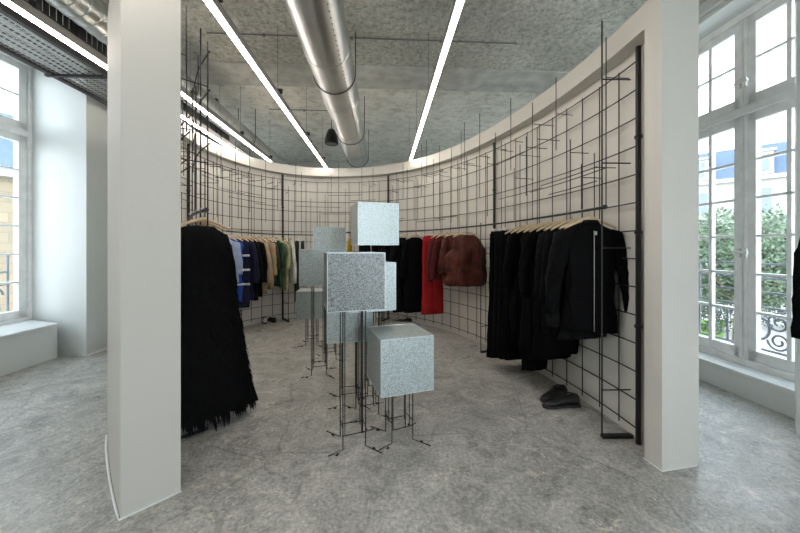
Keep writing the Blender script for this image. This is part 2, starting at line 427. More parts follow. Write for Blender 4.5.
railing(-5.34, 3.55, 4.85, (1.42, 1.16, .98), .55, 'dark iron guard rail outside the left-hand window')

def tree(x, y, zc, r, h, name, label, leafm, n, seed):
    rnd = random.Random(seed); root = empty(name, (x, y, -3.5)); tag(root, label, 'tree', None)
    mb = MB(); mb.tube([(0,0,0), (.05,0,1.5), (0,.05,zc+3.5)], .2, 8, radii=[.22,.17,.08])
    for k in range(6):
        an = k*1.05; mb.tube([(0,0,1.6+k*.3), (math.cos(an)*r*.6, math.sin(an)*r*.6, zc+3.5+rnd.uniform(-.5,.8))], .06, 5, radii=[.08,.03])
    mb.build('trunk', M['bark'], root, smooth=True)
    lf = MB()
    lobes = [(Vector((rnd.uniform(-.5,.5)*r, rnd.uniform(-.5,.5)*r, zc+3.5+rnd.uniform(-.6,.6)*h)), rnd.uniform(.35,.6)) for _ in range(16)]
    for k in range(n):
        c, q = rnd.choice(lobes); d = Vector((rnd.gauss(0,1), rnd.gauss(0,1), rnd.gauss(0,1))).normalized()
        p = c + Vector((d.x*r*q, d.y*r*q, d.z*h*q*.8))*rnd.uniform(.75, 1.05)
        u = Vector((rnd.gauss(0,1), rnd.gauss(0,1), rnd.gauss(0,1))).normalized(); w = u.cross(d).normalized() if u.cross(d).length > .1 else Vector((1,0,0))
        s = rnd.uniform(.06,.13); lf.add([p-u*s, p-w*s*.5, p+u*s, p+w*s*.5], [(0,1,2,3)])
    lf.build('foliage', leafm, root)
tree(17.5, 16.6, 0.3, 3.6, 3.6, 'garden_tree', 'pale green leafy tree filling the right leaf of the right-hand window', M['leaf_pale'], 22000, 3)
tree(17.6, 21.8, -.6, 3.6, 3.4, 'garden_tree', 'darker green bushy tree in the left leaf of the right-hand window', M['leaf'], 22000, 4)
tree(24.5, 19.4, -.2, 3.4, 3.6, 'garden_tree', 'green tree seen between the two nearer garden trees', M['leaf'], 10000, 5)
def mansion():
    root = empty('apartment_building', (31, 30, -3.5), math.radians(-44)); tag(root, 'pale stone building with blue slate roof and dormers beyond the garden trees', 'building')
    b = MB(); b.box((0, 5, 5.6), (34, 10, 11.2)); b.box((0, 4.9, 11.3), (34.6, 10.8, .35)); b.box((0,-.1,7.4), (34.2,.3,.25)); b.build('wall', M['facade'], root)
    r = MB(); r.loft([[Vector((-17,0,11.4)), Vector((-17,10,11.4)), Vector((-17,8,14.6)), Vector((-17,1.6,14.6))], [Vector((17,0,11.4)), Vector((17,10,11.4)), Vector((17,8,14.6)), Vector((17,1.6,14.6))]]); r.build('roof', M['slate'], root)
    for k in range(8):
        x = -14.5 + k*4.1
        d = MB(); d.box((x, .6, 12.6), (1.5, 1.4, 2.0)); d.prism([(x-.9,-.3),(x+.9,-.3),(x+.9,1.5),(x-.9,1.5)], 13.6, 13.8); o = d.build('dormer', M['facade'], root)
        g = MB(); g.box((x, -.12, 12.6), (.9, .06, 1.5)); g.build('dormer_window', M['dark_glass'], o)
        for z in (2.2, 5.6, 9.3):
            w = MB(); w.box((x, -.02, z), (1.2, .1, 2.1)); w.build('window', M['dark_glass'], root)
mansion()
def stonehouse():
    root = empty('stone_building', (-14.5, 13.6, -3.5), math.radians(47)); tag(root, 'golden stone building with blue slate roof outside the left-hand window', 'building')
    b = MB(); b.box((0, 4, 3.9), (16, 8, 7.8)); b.box((2.3, -.25, 6.0), (1.3, .6, 12.0)); b.build('wall', M['stone'], root)
    b = MB(); b.box((0, 3.9, 7.9), (16.5, 8.6, .25)); b.build('cornice', M['facade'], root)
    r = MB(); r.loft([[Vector((x,-.1,8)), Vector((x,8,8)), Vector((x,6,10.6)), Vector((x,1.2,10.6))] for x in (-8, 8)]); r.build('roof', M['slate'], root)
    for k in range(5):
        for z in (2.0, 5.6):
            w = MB(); w.box((-6.4+k*3.0, -.02, z), (1.1, .1, 2.2)); w.build('window', M['facade'], root)
stonehouse()

# ------------------------------------------------------------------ services under the ceiling
def lamp(a, b0, b1, z, label, wires=True):
    root = empty('linear_light', R(a, (b0+b1)/2, z), YAW); tag(root, label, 'ceiling light', 'LED strip lights under the ceiling')
    L = b1-b0
    m = MB(); m.box((0, 0, .045), (.055, L, .07)); m.box((0, 0, .012), (.060, L+.01, .012)); m.build('housing', M['lamp_housing'], root)
    m = MB(); m.box((0, 0, -.002), (.042, L-.01, .018)); m.build('diffuser', M['lamp_diffuser'], root)
    k = 0; b = -L/2+.35
    while b < L/2:
        m = MB(); m.tube([(0, b, .08), (0, b, H-z-.01 if (b0+b1)/2+b < 5.3 else H+.11-z)], .0022, 4); m.box((.03, b, .1), (.05, .03, .05)); m.build('suspension_cable', M['tray_dark'], root); b += 1.45
lamp(.565, .7, 7.3, 3.30, 'long bright LED strip light right of the round duct')
lamp(-1.275, .7, 7.3, 3.30, 'long bright LED strip light left of the round duct')
lamp(-2.75, -.6, 6.9, 3.30, 'long bright LED strip light running past the cable trays over the left window')
lamp(-2.475, 3.9, 7.2, 3.40, 'short bright LED strip light just below the far-left grey duct')

def duct(a, b0, b1, z, r, label, band=.9, holes=True, hz=None):
    root = empty('ventilation_duct', R(a, (b0+b1)/2, z), YAW); tag(root, label, 'duct')
    c = (b0+b1)/2; m = MB(); N = 28; b = b0; rings = []
    def rg(bb, rr): return [Vector((rr*math.cos(2*math.pi*k/N), bb-c, rr*math.sin(2*math.pi*k/N))) for k in range(N)]
    m.loft([rg(b0, r), rg(b1, r)], False); m.build('duct_pipe', M['duct_steel'], root, smooth=True)
    m = MB(); b = b0+band
    while b < b1: m.loft([rg(b-.014, r), rg(b-.008, r+.006), rg(b+.008, r+.006), rg(b+.014, r)], False); b += band
    m.build('seam_ring', M['duct_steel'], root)['kind'] = 'stuff'
    if holes:
        m = MB()
        for an in (-52, ):
            for k in range(int((b1-b0)/.075)):
                t = math.radians(an); p = Vector((r*1.0*math.cos(t), k*.075-(b1-b0)/2+.03, r*math.sin(t)))
                m.lathe([(.008,-.002),(.008,.002)], p, 5)
        m.build('air_hole', M['black_plastic'], root)['kind'] = 'stuff'
    for bb in (hz or []):
        m = MB(); q = r+.008; top = (H if bb < 5.3 else H+.12)-z-.01
        arc = [(q*math.cos(t), bb-c, q*math.sin(t)) for t in [math.pi+math.pi*k/16 for k in range(17)]]
        m.tube([(-q, bb-c, top)]+arc+[(q, bb-c, top)], .007, 5); m.build('hanger_strap', M['tray_dark'], root, smooth=True)
duct(-.60, -2.3, 10.55, 3.66, .25, 'large round galvanised duct between the two middle strip lights', 1.15, True, (1.2, 4.0, 5.95, 7.6))
duct(-2.74, 1.2, 10.5, 3.71, .16, 'slimmer grey round duct above the far-left strip lights', .12, False, (2.4, 4.6, 6.6))

def tray(a0, a1, b0, b1, z, label, side=.07, vertical=False):
    root = empty('cable_tray', R((a0+a1)/2, (b0+b1)/2, z), YAW); tag(root, label, 'cable tray')
    w = (a1-a0); L = b1-b0
    if not vertical:
        m = MB()
        n = int(L/.05)
        for k in range(n): m.box((0, -L/2+.025+k*.05, 0), (w, .012, .004))
        for k in range(int(w/.04)+1): m.box((-w/2+k*.04, 0, .002), (.012, L, .004))
        m.build('mesh_floor', M['tray_steel'], root)
        m = MB()
        for s in (-1, 1): m.box((s*w/2, 0, side/2-.035), (.05, L, side))
        m.build('side_rail', M['tray_dark'], root)
        m = MB(); b = -L/2+.3
        while b < L/2: m.box((0, b, -.03), (w+.12, .04, .025)); b += 1.1
        m.build('support_bar', M['tray_dark'], root)
        m = MB(); b = -L/2+.3
        while b < L/2:
            for s in (-1, 1): m.tube([(s*(w/2+.04), b, -.03), (s*(w/2+.04), b, H-z-.01)], .006, 4)
            b += 1.1
        m.build('hanger_rod', M['tray_steel'], root)
        m = MB()
        for k, q in enumerate((-.3, -.15, .02, .2)): m.tube([(w*q+.02*math.sin(j*1.3+k), -L/2+j*L/20, .025) for j in range(21)], .012, 5)
        m.build('cable', M['black_plastic'], root, smooth=True)
    else:
        m = MB(); m.box((0, 0, 0), (.012, L, .05)); m.box((0, 0, .17), (.012, L, .05)); b = -L/2
        while b < L/2: m.box((0, b, .085), (.012, .042, .16)); b += .06
        m.build('perforated_side', M['tray_dark'], root)
        b = -L/2+.4
        while b < L/2: m = MB(); m.box((0, b, (H-z)/2-.02), (.05, .06, H-z-.02)); m.build('bracket', M['tray_dark'], root); b += 1.3
tray(-3.82, -3.2, .3, 6.4, 3.52, 'wide mesh-floored cable tray hanging over the left window')
tray(-3.02, -2.95, .3, 6.4, 3.55, 'narrow perforated cable channel between the wide tray and the left duct', vertical=True)

def conduit(pts, label):
    m = MB(); m.tube(pts, .009, 5)
    for p in pts[1:-1]: m.lathe([(.02,-.02),(.02,.01)], p, 6)
    o = m.build('electrical_conduit', M['lamp_housing'], smooth=True, origin=Vector(pts[0])); tag(o, label, 'conduit')
conduit([R(a, 4.12, H-.012) for a in (-2.2, -1.5, -.4, .75, 1.75)], 'thin conduit crossing the rough ceiling nearest the camera')
conduit([R(-2.3, 6.6, H+.105), R(-1.6, 6.6, H+.105), R(-1.05, 6.6, H+.105), R(-1.05, 6.6, H-.04)], 'thin conduit running to the black pendant speaker')
sp = empty('pendant_speaker', R(-1.05, 6.6, 3.62)); tag(sp, 'small black dome speaker hanging beside the round duct', 'speaker')
m = MB(); m.lathe([(.135,0),(.14,.02),(.135,.08),(.115,.17),(.085,.25),(.06,.30),(.03,.31)], (0,0,0), 20); m.build('speaker_body', M['black_plastic'], sp, smooth=True)
m = MB(); m.lathe([(.12,-.008),(.125,.002)], (0,0,0), 20); m.build('grille', M['speaker_grille'], sp)
m = MB(); m.tube([(0,0,.3),(0,0,H+.1-3.62)], .006, 6); m.build('cable', M['black_plastic'], sp)

# ------------------------------------------------------------------ wire mesh panels on the curved wall
def s_near0(x, y): return min((k*.01 for k in range(int(LEN/.01))), key=lambda q: (ring(q, .09)-Vector((x, y))).length)
S_POST = [s_near0(1.83, 2.44), s_at_px(493, .06), s_at_px(388, .06), s_at_px(284, .06)]
S_POST.append(S_POST[-1]+2.1); S_POST.append(S_POST[-1]+2.0); S_END = LEN-.2
side_txt = ['on the curved wall nearest the right jamb', 'on the curved wall behind the red trousers', 'on the curved wall behind the metal cubes',
            'on the curved wall behind the tan jackets', 'on the far left of the curved wall beyond the shaggy dress', 'at the left end of the curved wall beside the left jamb']
rr = random.Random(11)
bounds = S_POST + [S_END]
def mesh_panel(i, s0, s1):
    o0 = ring((s0+s1)/2, .06); org = Vector((o0.x, o0.y, 0))
    root = empty('wire_mesh_panel', org); tag(root, 'black wire mesh ' + side_txt[i], 'wire mesh', 'wire mesh panels lining the curved wall')
    T = Matrix.Translation(-org)
    def P(s, off, z): p = ring(s, off); return Vector((p.x, p.y, z))
    g = MB(); n = max(3, round((s1-s0)/.218)); L = s1-s0
    for k in range(1, n): g.tube([P(s0+L*k/n, .098, .06), P(s0+L*k/n, .098, 2.96)], .0052, 5)
    m_ = max(6, int(L/.12))
    for j in range(14): g.tube([P(s0+L*k/m_, .088, .11+.2177*j) for k in range(m_+1)], .0055, 5)
    g.build('wire_grid', M['steel_rod'], root, xf=T)
    p = MB(); p.tube([P(s0+.01, .09, 0), P(s0+.01, .09, 3.04)], .019, 8)
    for z in (.9, 1.62, 2.35): p.tube([P(s0+.01, .09, z-.012), P(s0+.01, .09, z+.012)], .027, 8)
    p.build('post', M['post_steel'], root, xf=T)
    # tall loose rods in front of the mesh, with short curved ties
    dens = .14 if i != 3 and i != 4 else .11
    s = s0+.1
    while s < s1-.03:
        zt = rr.uniform(2.75, 3.5) if rr.random() < .75 else rr.uniform(2.2, 2.7)
        zb = zt - rr.uniform(.6, 1.4); off = rr.choice((-.10, -.10, -.18))
        q = MB(); q.tube([P(s, off, zb), P(s, off, zt)], .0045, 5)
        zt2 = min(zt-.12, 2.85)
        q.tube([P(s, off, zt2), P(s+.006, .09, zt2)], .004, 4)
        q.build('upright_rod', M['steel_rod'], root, xf=T); s += dens*rr.uniform(.6, 1.6)
    for k in range(7 if i in (3, 4) else 5):
        a = rr.uniform(s0, s1-.4); b = min(s1, a+rr.uniform(.5, 1.3)); z = rr.uniform(1.95, 3.0)
        q = MB(); q.tube([P(a+(b-a)*t/8, -.10, z) for t in range(9)], .0048, 5); q.build('curved_rod', M['steel_rod'], root, xf=T)
for i in range(6): mesh_panel(i, bounds[i], bounds[i+1])

# ------------------------------------------------------------------ clothes rails
RZ = 1.80
def P3(s, off, z): p = ring(s, off); return Vector((p.x, p.y, z))
def rack(name_label, s0, s1, o0, o1, frames, z=RZ, ball=True, tall=None):
    """rail along the curve from s0 to s1; frames = arc positions of the welded end frames"""
    def off(s): return o0 + (o1-o0)*(s-s0)/(s1-s0)
    org = P3(s0, off(s0), 0); root = empty('clothes_rack', org); tag(root, name_label, 'clothes rack', 'clothes racks along the curved wall')
    T = Matrix.Translation(-org)
    n = int((s1-s0)/.1)+2
    m = MB(); m.tube([P3(s0+(s1-s0)*k/n, off(s0+(s1-s0)*k/n), z) for k in range(n+1)], .011, 8)
    m.build('rail', M['rail_steel'], root, smooth=True, xf=T)
    if ball:
        m = MB(); d = ring_dir(s0); c = P3(s0, off(s0), z); m.tube([c, c - Vector((d.x, d.y, 0))*.03], .018, 10); m.build('end_cap', M['post_steel'], root, xf=T)
    for s, zt in frames:
        o = off(s); sw = s
        m = MB(); m.tube([P3(s, o, .02), P3(s, o, zt)], .0065, 6); m.build('upright_rod', M['steel_rod'], root, xf=T)
        m = MB(); a, b = P3(s, o, .014), P3(s, .10, .014); d = (b-a).normalized(); w = Vector((d.y, -d.x, 0))*.018
        m.loft([[a-w-Vector((0,0,.012)), a+w-Vector((0,0,.012)), a+w+Vector((0,0,.014)), a-w+Vector((0,0,.014))], [b-w-Vector((0,0,.012)), b+w-Vector((0,0,.012)), b+w+Vector((0,0,.014)), b-w+Vector((0,0,.014))]])
        m.build('foot_bar', M['post_steel'], root, xf=T)
        for zz in (.38, 1.5, 2.17, 2.83):
            if zz < zt: m = MB(); m.tube([P3(s, o, zz), P3(s, .09, zz)], .0055, 5); m.build('tie_rod', M['steel_rod'], root, xf=T)
    return off
def s_near(x, y):
    best = min(range(int(LEN/.01)), key=lambda k: (ring(k*.01)-Vector((x, y))).length); return best*.01
sR0 = s_near(1.70, 2.52)
sR1 = s_at_px(340, -.16)
offR = rack('long black rail from the right jamb round to the rear, carrying black and red clothes', sR0, sR1, -.14, -.2,
            [(sR0+.01, 3.29), (S_POST[1]-.02, 1.86), (S_POST[2]-.02, 1.8)], z=RZ+.02)
sL1 = s_at_px(337, -.2); sL2 = s_near(-3.0, 4.6)
offB = rack('black rail at the left rear carrying striped, tan and green tops', sL1, sL2, -.22, -.3, [(S_POST[3], 1.8)], z=RZ-.03, ball=False)
sF0 = s_near(-1.83, 2.40)
sF1 = s_near(-2.55, 3.35)
root_dir = -1
def left_rack():
    offs = -.30; s0, s1 = LEN-.62, LEN-1.95
    def Q(s, off, z): return P3(s, off, z)
    org = Q(s0, offs, 0); root = empty('clothes_rack', org); tag(root, 'short rail beside the left jamb holding the long black shaggy dress', 'clothes rack', 'clothes racks along the curved wall')
    T = Matrix.Translation(-org)
    m = MB(); m.tube([Q(s0+(s1-s0)*k/12, offs, RZ+.01) for k in range(13)], .012, 8); m.build('rail', M['rail_steel'], root, smooth=True, xf=T)
    m = MB(); d = ring_dir(s0); c = Q(s0, offs, RZ+.01); m.tube([c, c + Vector((d.x, d.y, 0))*.03], .018, 10); m.build('end_cap', M['post_steel'], root, xf=T)
    for s, zt in ((s0-.02, 3.2), (s1, 3.3), (s0-.25, 3.42), (s0-.5, 3.0)):
        m = MB(); m.tube([Q(s, offs-.02, .02 if zt in (3.2, 3.3) else 1.7), Q(s, offs-.02, zt)], .0065, 6); m.build('upright_rod', M['steel_rod'], root, xf=T)
        if zt in (3.2, 3.3):
            for zz in (.2, 1.5, 2.2, 2.83): m = MB(); m.tube([Q(s, offs-.02, zz), Q(s, .055, zz)], .0055, 5); m.build('tie_rod', M['steel_rod'], root, xf=T)
            m = MB(); m.tube([Q(s, offs-.02, .014), Q(s, .05, .014)], .014, 4); m.build('foot_bar', M['post_steel'], root, xf=T)
    for z in (3.12, 2.80, 2.60, 2.36):
        m = MB(); m.tube([Q(s0+(s1-s0)*k/12-.0, offs-.03, z) for k in range(13)], .006, 5); m.build('curved_rod', M['steel_rod'], root, xf=T)
    return s0, s1, offs
LR = left_rack()

# ------------------------------------------------------------------ hangers and clothes
def hanger_tree(clip=False):
    root = empty('clothes_hanger', (0, 0, 0)); KIDS[root.name] = []
    m = MB(); pts = []
    for k in range(21):
        x = -.205+.41*k/20; z = -.072 - .085*(abs(x)/.205)**1.25; pts.append((x, 0, z))
    if clip: pts = [(-.16, 0, -.09), (.16, 0, -.09)]
    if clip:
        m.tube(pts, .009, 6)
        for s in (-1, 1): m.box((s*.14, 0, -.105), (.02, .03, .05))
        o = m.build('clip_bar', mat_clip, root)
    else:
        rings = []
        for (x, y, z) in pts:
            e = .016 - .006*(abs(x)/.205); t = .008+.010*(abs(x)/.205)
            rings.append([Vector((x, t*math.cos(a), z+e*math.sin(a))) for a in [2*math.pi*q/8 for q in range(8)]])
        m.loft(rings); o = m.build('hanger_body', M['hanger_wood'], root, smooth=True)
    KIDS[root.name].append(o)
    m = MB(); m.tube([(0, 0, -.075), (0, 0, -.02)] + [(.016+.016*math.cos(t), 0, -.002+.016*math.sin(t)) for t in [math.pi - k*math.pi*1.15/10 for k in range(11)]], .003, 5)
    o = m.build('hook', M['hook_metal'], root, smooth=True); KIDS[root.name].append(o)
    return root
mat_clip = mat('clip_white', (.75, .74, .72), .4)
mat_zip = mat('zipper_metal', (.30, .30, .30), .4, .9)
PROTO = {}
def put_hanger(loc, rz, clip, label, group):
    if clip not in PROTO: PROTO[clip] = hanger_tree(clip); h = PROTO[clip]
    else: h = copy_tree(PROTO[clip])
    h.location = loc; h.rotation_euler = (0, 0, rz); tag(h, label, 'hanger', group); return h

def ell(cx, cy, z, hw, ht, n, ph, amp, tilt=0, fold=7):
    out = []
    for k in range(n):
        a = 2*math.pi*k/n
        f = 1 + amp*math.sin(fold*a+ph+z*2.2) + amp*.6*math.sin((fold*2-1)*a+ph*2.3-z*3)
        ca, sa = math.cos(a), math.sin(a); f += amp*2.2*noise.noise(Vector((ca*1.6+ph*3, sa*1.6, z*7+ph)))
        out.append(Vector((cx+hw*f*math.copysign(abs(ca)**.8, ca), cy+ht*f*math.copysign(abs(sa)**.8, sa), z)))
    return out
def prof_body(z0, z1, w0, w1, t, shoulder=True, n=12, waist=1.0):
    """z0 top (at neck) .. z1 hem ; widths are half-widths"""
    out = []
    if shoulder:
        out += [(z0, .08, t*.5), (z0-.022, w0*.58, t*.7), (z0-.055, w0*.88, t*.9), (z0-.10, w0*1.02, t)]
        zs = z0-.10
    else: out += [(z0, w0*.97, t*.5)]; zs = z0-.01
    for k in range(1, n+1):
        q = k/n; w = w0+(w1-w0)*q; w *= 1-(1-waist)*math.sin(math.pi*min(1, q*1.4))
        out.append((zs+(z1-zs)*q, w, t*(1+.25*q)))
    return out
def garment(kind, rail_pt, rz, spec, rs):
    """kind top / trousers / dress / puff ; local x across the hanger, z down from the rail"""
    g = random.Random(rs); w = spec.get('w', .21); t = spec.get('t', .04); zt = spec.get('zt', -.12); zb = spec['hem']-rail_pt[2]
    m_ = spec['mat']; ph = g.uniform(0, 6); N = 36; amp = spec.get('amp', .06)
    root = empty(spec['name'], rail_pt, rz); tag(root, spec['label'], spec['cat'], spec.get('group'))
    if kind in ('top', 'dress', 'puff'):
        pr_ = prof_body(zt, zb, w, spec.get('wh', w*1.05), t, waist=spec.get('waist', .95))
        if kind == 'puff':
            pr_ = []
            for k in range(15):
                q = k/14; pr_.append((zt+(zb-zt)*q, (.11+(w-.11)*min(1, (q*9)**.7))*(1+.22*min(1, q*1.5)**2) * (1 if q < .93 else .88), t*(.6+.9*math.sin(math.pi*min(1, q*.8+.08)))))
        m = MB(); m.loft([ell(0, 0, z, a, b, N, ph, amp*(0.3+min(1, i/6))) for i, (z, a, b) in enumerate(pr_)])
        m.build('body', m_, root, smooth=True)
        if spec.get('sleeve'):
            sl = spec['sleeve']; ang = spec.get('sang', .12)
            for s in (-1, 1):
                m = MB(); rg = []; n = 12; x0 = s*(w-.02)
                for k in range(n+1):
                    q = k/n; L = sl*q; x = x0 + s*(ang*L + .03*math.sin(q*3)); z = zt-.065-L
                    rw = .066 - .018*q; 
                    if q > .93: rw *= .85
                    rg.append(ell(x, .012*math.sin(q*5+ph), z, rw, min(t*1.05, .052), 16, ph+k*.5, .10, fold=3))
                rg.insert(0, ell(x0-s*.02, 0, zt-.045, .02, t*.4, 16, ph, 0))
                m.loft(rg); so = m.build('sleeve', spec.get('smat', m_), root, smooth=True)
        if spec.get('collar'):
            m = MB(); m.loft([ell(0, 0, zt-.015, .075, t*.75, 20, 0, 0), ell(0, 0, zt+.03, .062, t*.7, 20, 0, 0), ell(0, 0, zt+.032, .05, t*.5, 20, 0, 0)]); m.build('collar', spec.get('cmat', m_), root, smooth=True)
        if spec.get('zip'):
            m = MB(); m.box((0, -t*1.42, (zt+zb)/2-.02), (.005, .006, (zt-zb)-.08)); m.box((0.012, -t*1.5, zt-.08), (.012, .01, .03)); m.build('zipper', mat_zip, root)
        if spec.get('stripes'):
            for zq, h in spec['stripes']:
                m = MB(); z = zt+(zb-zt)*zq
                aw = w*1.06; m.loft([ell(0, 0, zz, aw+.012, t*1.32, N, ph, amp*.8) for zz in (z+h/2, z-h/2)]); m.build('stripe', white_cloth, root, smooth=True)
        if spec.get('fringe'):
            m = MB(); gg = random.Random(5)
            for k in range(spec['fringe']):
                q = gg.random()**.8; idx = min(len(pr_)-2, 3+int(q*(len(pr_)-4))); z, a, b = pr_[idx]; z2, a2, b2 = pr_[idx+1]; fr = gg.random()
                z = z+(z2-z)*fr; a = a+(a2-a)*fr; b = b+(b2-b)*fr; th = gg.uniform(0, 2*math.pi)
                c = Vector((a*1.02*math.cos(th), b*1.03*math.sin(th), z)); nrm = Vector((math.cos(th), math.sin(th)*1.5, 0)).normalized(); tg = Vector((-nrm.y, nrm.x, 0))
                wd = gg.uniform(.006, .016); ln = gg.uniform(.05, .13); lift = gg.uniform(.012, .045)
                m.add([c-tg*wd, c+tg*wd, c+tg*wd*.8+nrm*lift*.7-Vector((0,0,ln*.5)), c-tg*wd*.8+nrm*lift*.7-Vector((0,0,ln*.5)), c+tg*wd*gg.uniform(-1,1.5)+nrm*lift-Vector((0,0,ln))], [(0,1,2,3),(3,2,4)])
            m.build('fringe', spec.get('fmat', m_), root)['kind'] = 'stuff'
    if kind == 'trousers':
        zw = zt-.0; zc = zw-.30; lw = w*.56
        m = MB(); m.loft([ell(0, 0, zw, w*.9, t*.55, N, ph, amp*.3), ell(0, 0, zw-.04, w*.92, t*.8, N, ph, amp*.3)]); m.build('waistband', m_, root, smooth=True)
        for s in (-1, 1):
            m = MB(); rg = []
            for k in range(13):
                q = k/12; z = zw-.03+(zb-zw+.03)*q; top = min(1, q*5)
                cx = s*(w*.46 + (spec.get('wh', w)-w)*.5*q); hw = lw*.92 + (spec.get('wh', w)-w)*.5*q
                rg.append(ell(cx, 0, z, hw, t*(.8+.5*q), 24, ph+s, amp, fold=4))
            m.loft(rg); m.build('trouser_leg', m_, root, smooth=True)
    return root
white_cloth = cloth('white_cloth', (.62, .62, .62))
BLK = cloth('black_cloth', (.0045, .0045, .005), spec=.06)
BLK2 = cloth('soft_black_cloth', (.0075, .0075, .008), .95, spec=.06)
LACE = mat('black_lace', (.005, .005, .0055), .7, bump=1, bscale=45, var=.5, vscale=40, spec=.15)
SHAG = mat('black_shag', (.006, .006, .0065), .9, spec=.1)
RED = cloth('red_cloth', (.36, .012, .014)); MAROON = cloth('maroon_cloth', (.085, .012, .012)); RUST = cloth('rust_velvet', (.088, .021, .014), .6, .5, 7)
NAVY = cloth('navy_cloth', (.010, .012, .035)); BLUE = cloth('royal_blue_cloth', (.025, .07, .34)); SKYB = cloth('pale_blue_cloth', (.34, .42, .60))
TAN = cloth('tan_cloth', (.36, .27, .17)); BRN = cloth('brown_cloth', (.06, .042, .028)); GRN = cloth('bottle_green_cloth', (.02, .075, .045))
LIME = cloth('lime_tie_dye', (.36, .36, .20), .9, .5, 6); CREAM = cloth('cream_cloth', (.50, .48, .40)); OLIVE = cloth('dark_olive_cloth', (.035, .037, .028)); GREY = cloth('grey_white_cloth', (.55, .55, .52))
YEL = cloth('mustard_cloth', (.45, .28, .02))

def hang(off, s, kind, rs, zrail, clip=False, twist=0, direction=1, o_const=None, **spec):
    o = o_const if o_const is not None else off(s)
    p = P3(s, o, zrail); d = ring_dir(s); d = d if direction > 0 else -d
    rz = math.atan2(d.y, d.x) - math.pi/2 + twist          # local y follows the rail away from s=0
    spec.setdefault('mat', BLK)
    garment(kind, p, rz, spec, rs)
    zt = spec.get('zt', -.085)
    where = spec.get('where', '')
    put_hanger(p + Vector((0, 0, .004)), rz, clip, (('clip hanger' if clip else 'wooden hanger') + ' of the ' + spec['label']), 'hangers on the rails')
ZR = RZ+.02
# right rack, nearest the camera first
G = 'black clothes on the right rail'
def sR(px, dx=0): return s_at_px(px, -.15)
sA = s_near(1.68, 2.68)
sB = s_near(1.40, 4.1)
RL = [
 ('top', dict(name='zip_jacket', cat='jacket', label='black jacket with silver zipper, nearest on the right rail', hem=.80, w=.20, t=.045, sleeve=.68, sang=.20, collar=1, zip=1, wh=.2), -.12),
 ('top', dict(name='lace_jacket', cat='jacket', label='black lace-textured jacket just behind the zip-front jacket', hem=.72, mat=LACE, w=.205, sleeve=.80, collar=1), .10),
 ('top', dict(name='black_jacket', cat='jacket', label='plain black jacket third from the near end of the right rail', hem=.74, w=.2, sleeve=.62), .05),
 ('top', dict(name='black_blouse', cat='blouse', label='soft black blouse fourth from the near end of the right rail', hem=.70, mat=BLK2, w=.2, sleeve=.6), .08),
 ('dress', dict(name='black_dress', cat='dress', label='long black dress fifth from the near end of the right rail', hem=.46, w=.18, wh=.24), .05),
 ('top', dict(name='black_coat', cat='coat', label='long black coat sixth from the near end of the right rail', hem=.38, w=.2, sleeve=.62, wh=.23), .0),
 ('dress', dict(name='black_dress', cat='dress', label='soft black dress seventh from the near end of the right rail', hem=.40, mat=BLK2, w=.18, wh=.24), .05),
 ('dress', dict(name='black_dress', cat='dress', label='narrow black dress hanging lowest on the right rail', hem=.18, w=.15, wh=.14), .0),
 ('top', dict(name='black_blouse', cat='blouse', label='black blouse ninth from the near end of the right rail', hem=.5, w=.19, sleeve=.55), .0),
 ('dress', dict(name='black_skirt', cat='skirt', label='wide black skirt tenth from the near end of the right rail', hem=.22, w=.19, wh=.25), .0),
 ('trousers', dict(name='black_trousers', cat='trousers', label='black wide-leg trousers, nearest pair on the right rail', hem=.20, w=.2, wh=.25, zt=-.11), .0),
 ('trousers', dict(name='black_trousers', cat='trousers', label='soft black wide-leg trousers, middle pair on the right rail', hem=.17, mat=BLK2, w=.2, wh=.24, zt=-.11), .0),
 ('trousers', dict(name='black_trousers', cat='trousers', label='black wide-leg trousers, farthest pair on the right rail', hem=.13, w=.2, wh=.23, zt=-.11), .0),
]
for i, (k, sp_, tw) in enumerate(RL):
    s = sA + (sB-sA)*i/(len(RL)-1)
    hang(offR, s, k, i+1, ZR, clip=(k == 'trousers'), twist=tw, **sp_)
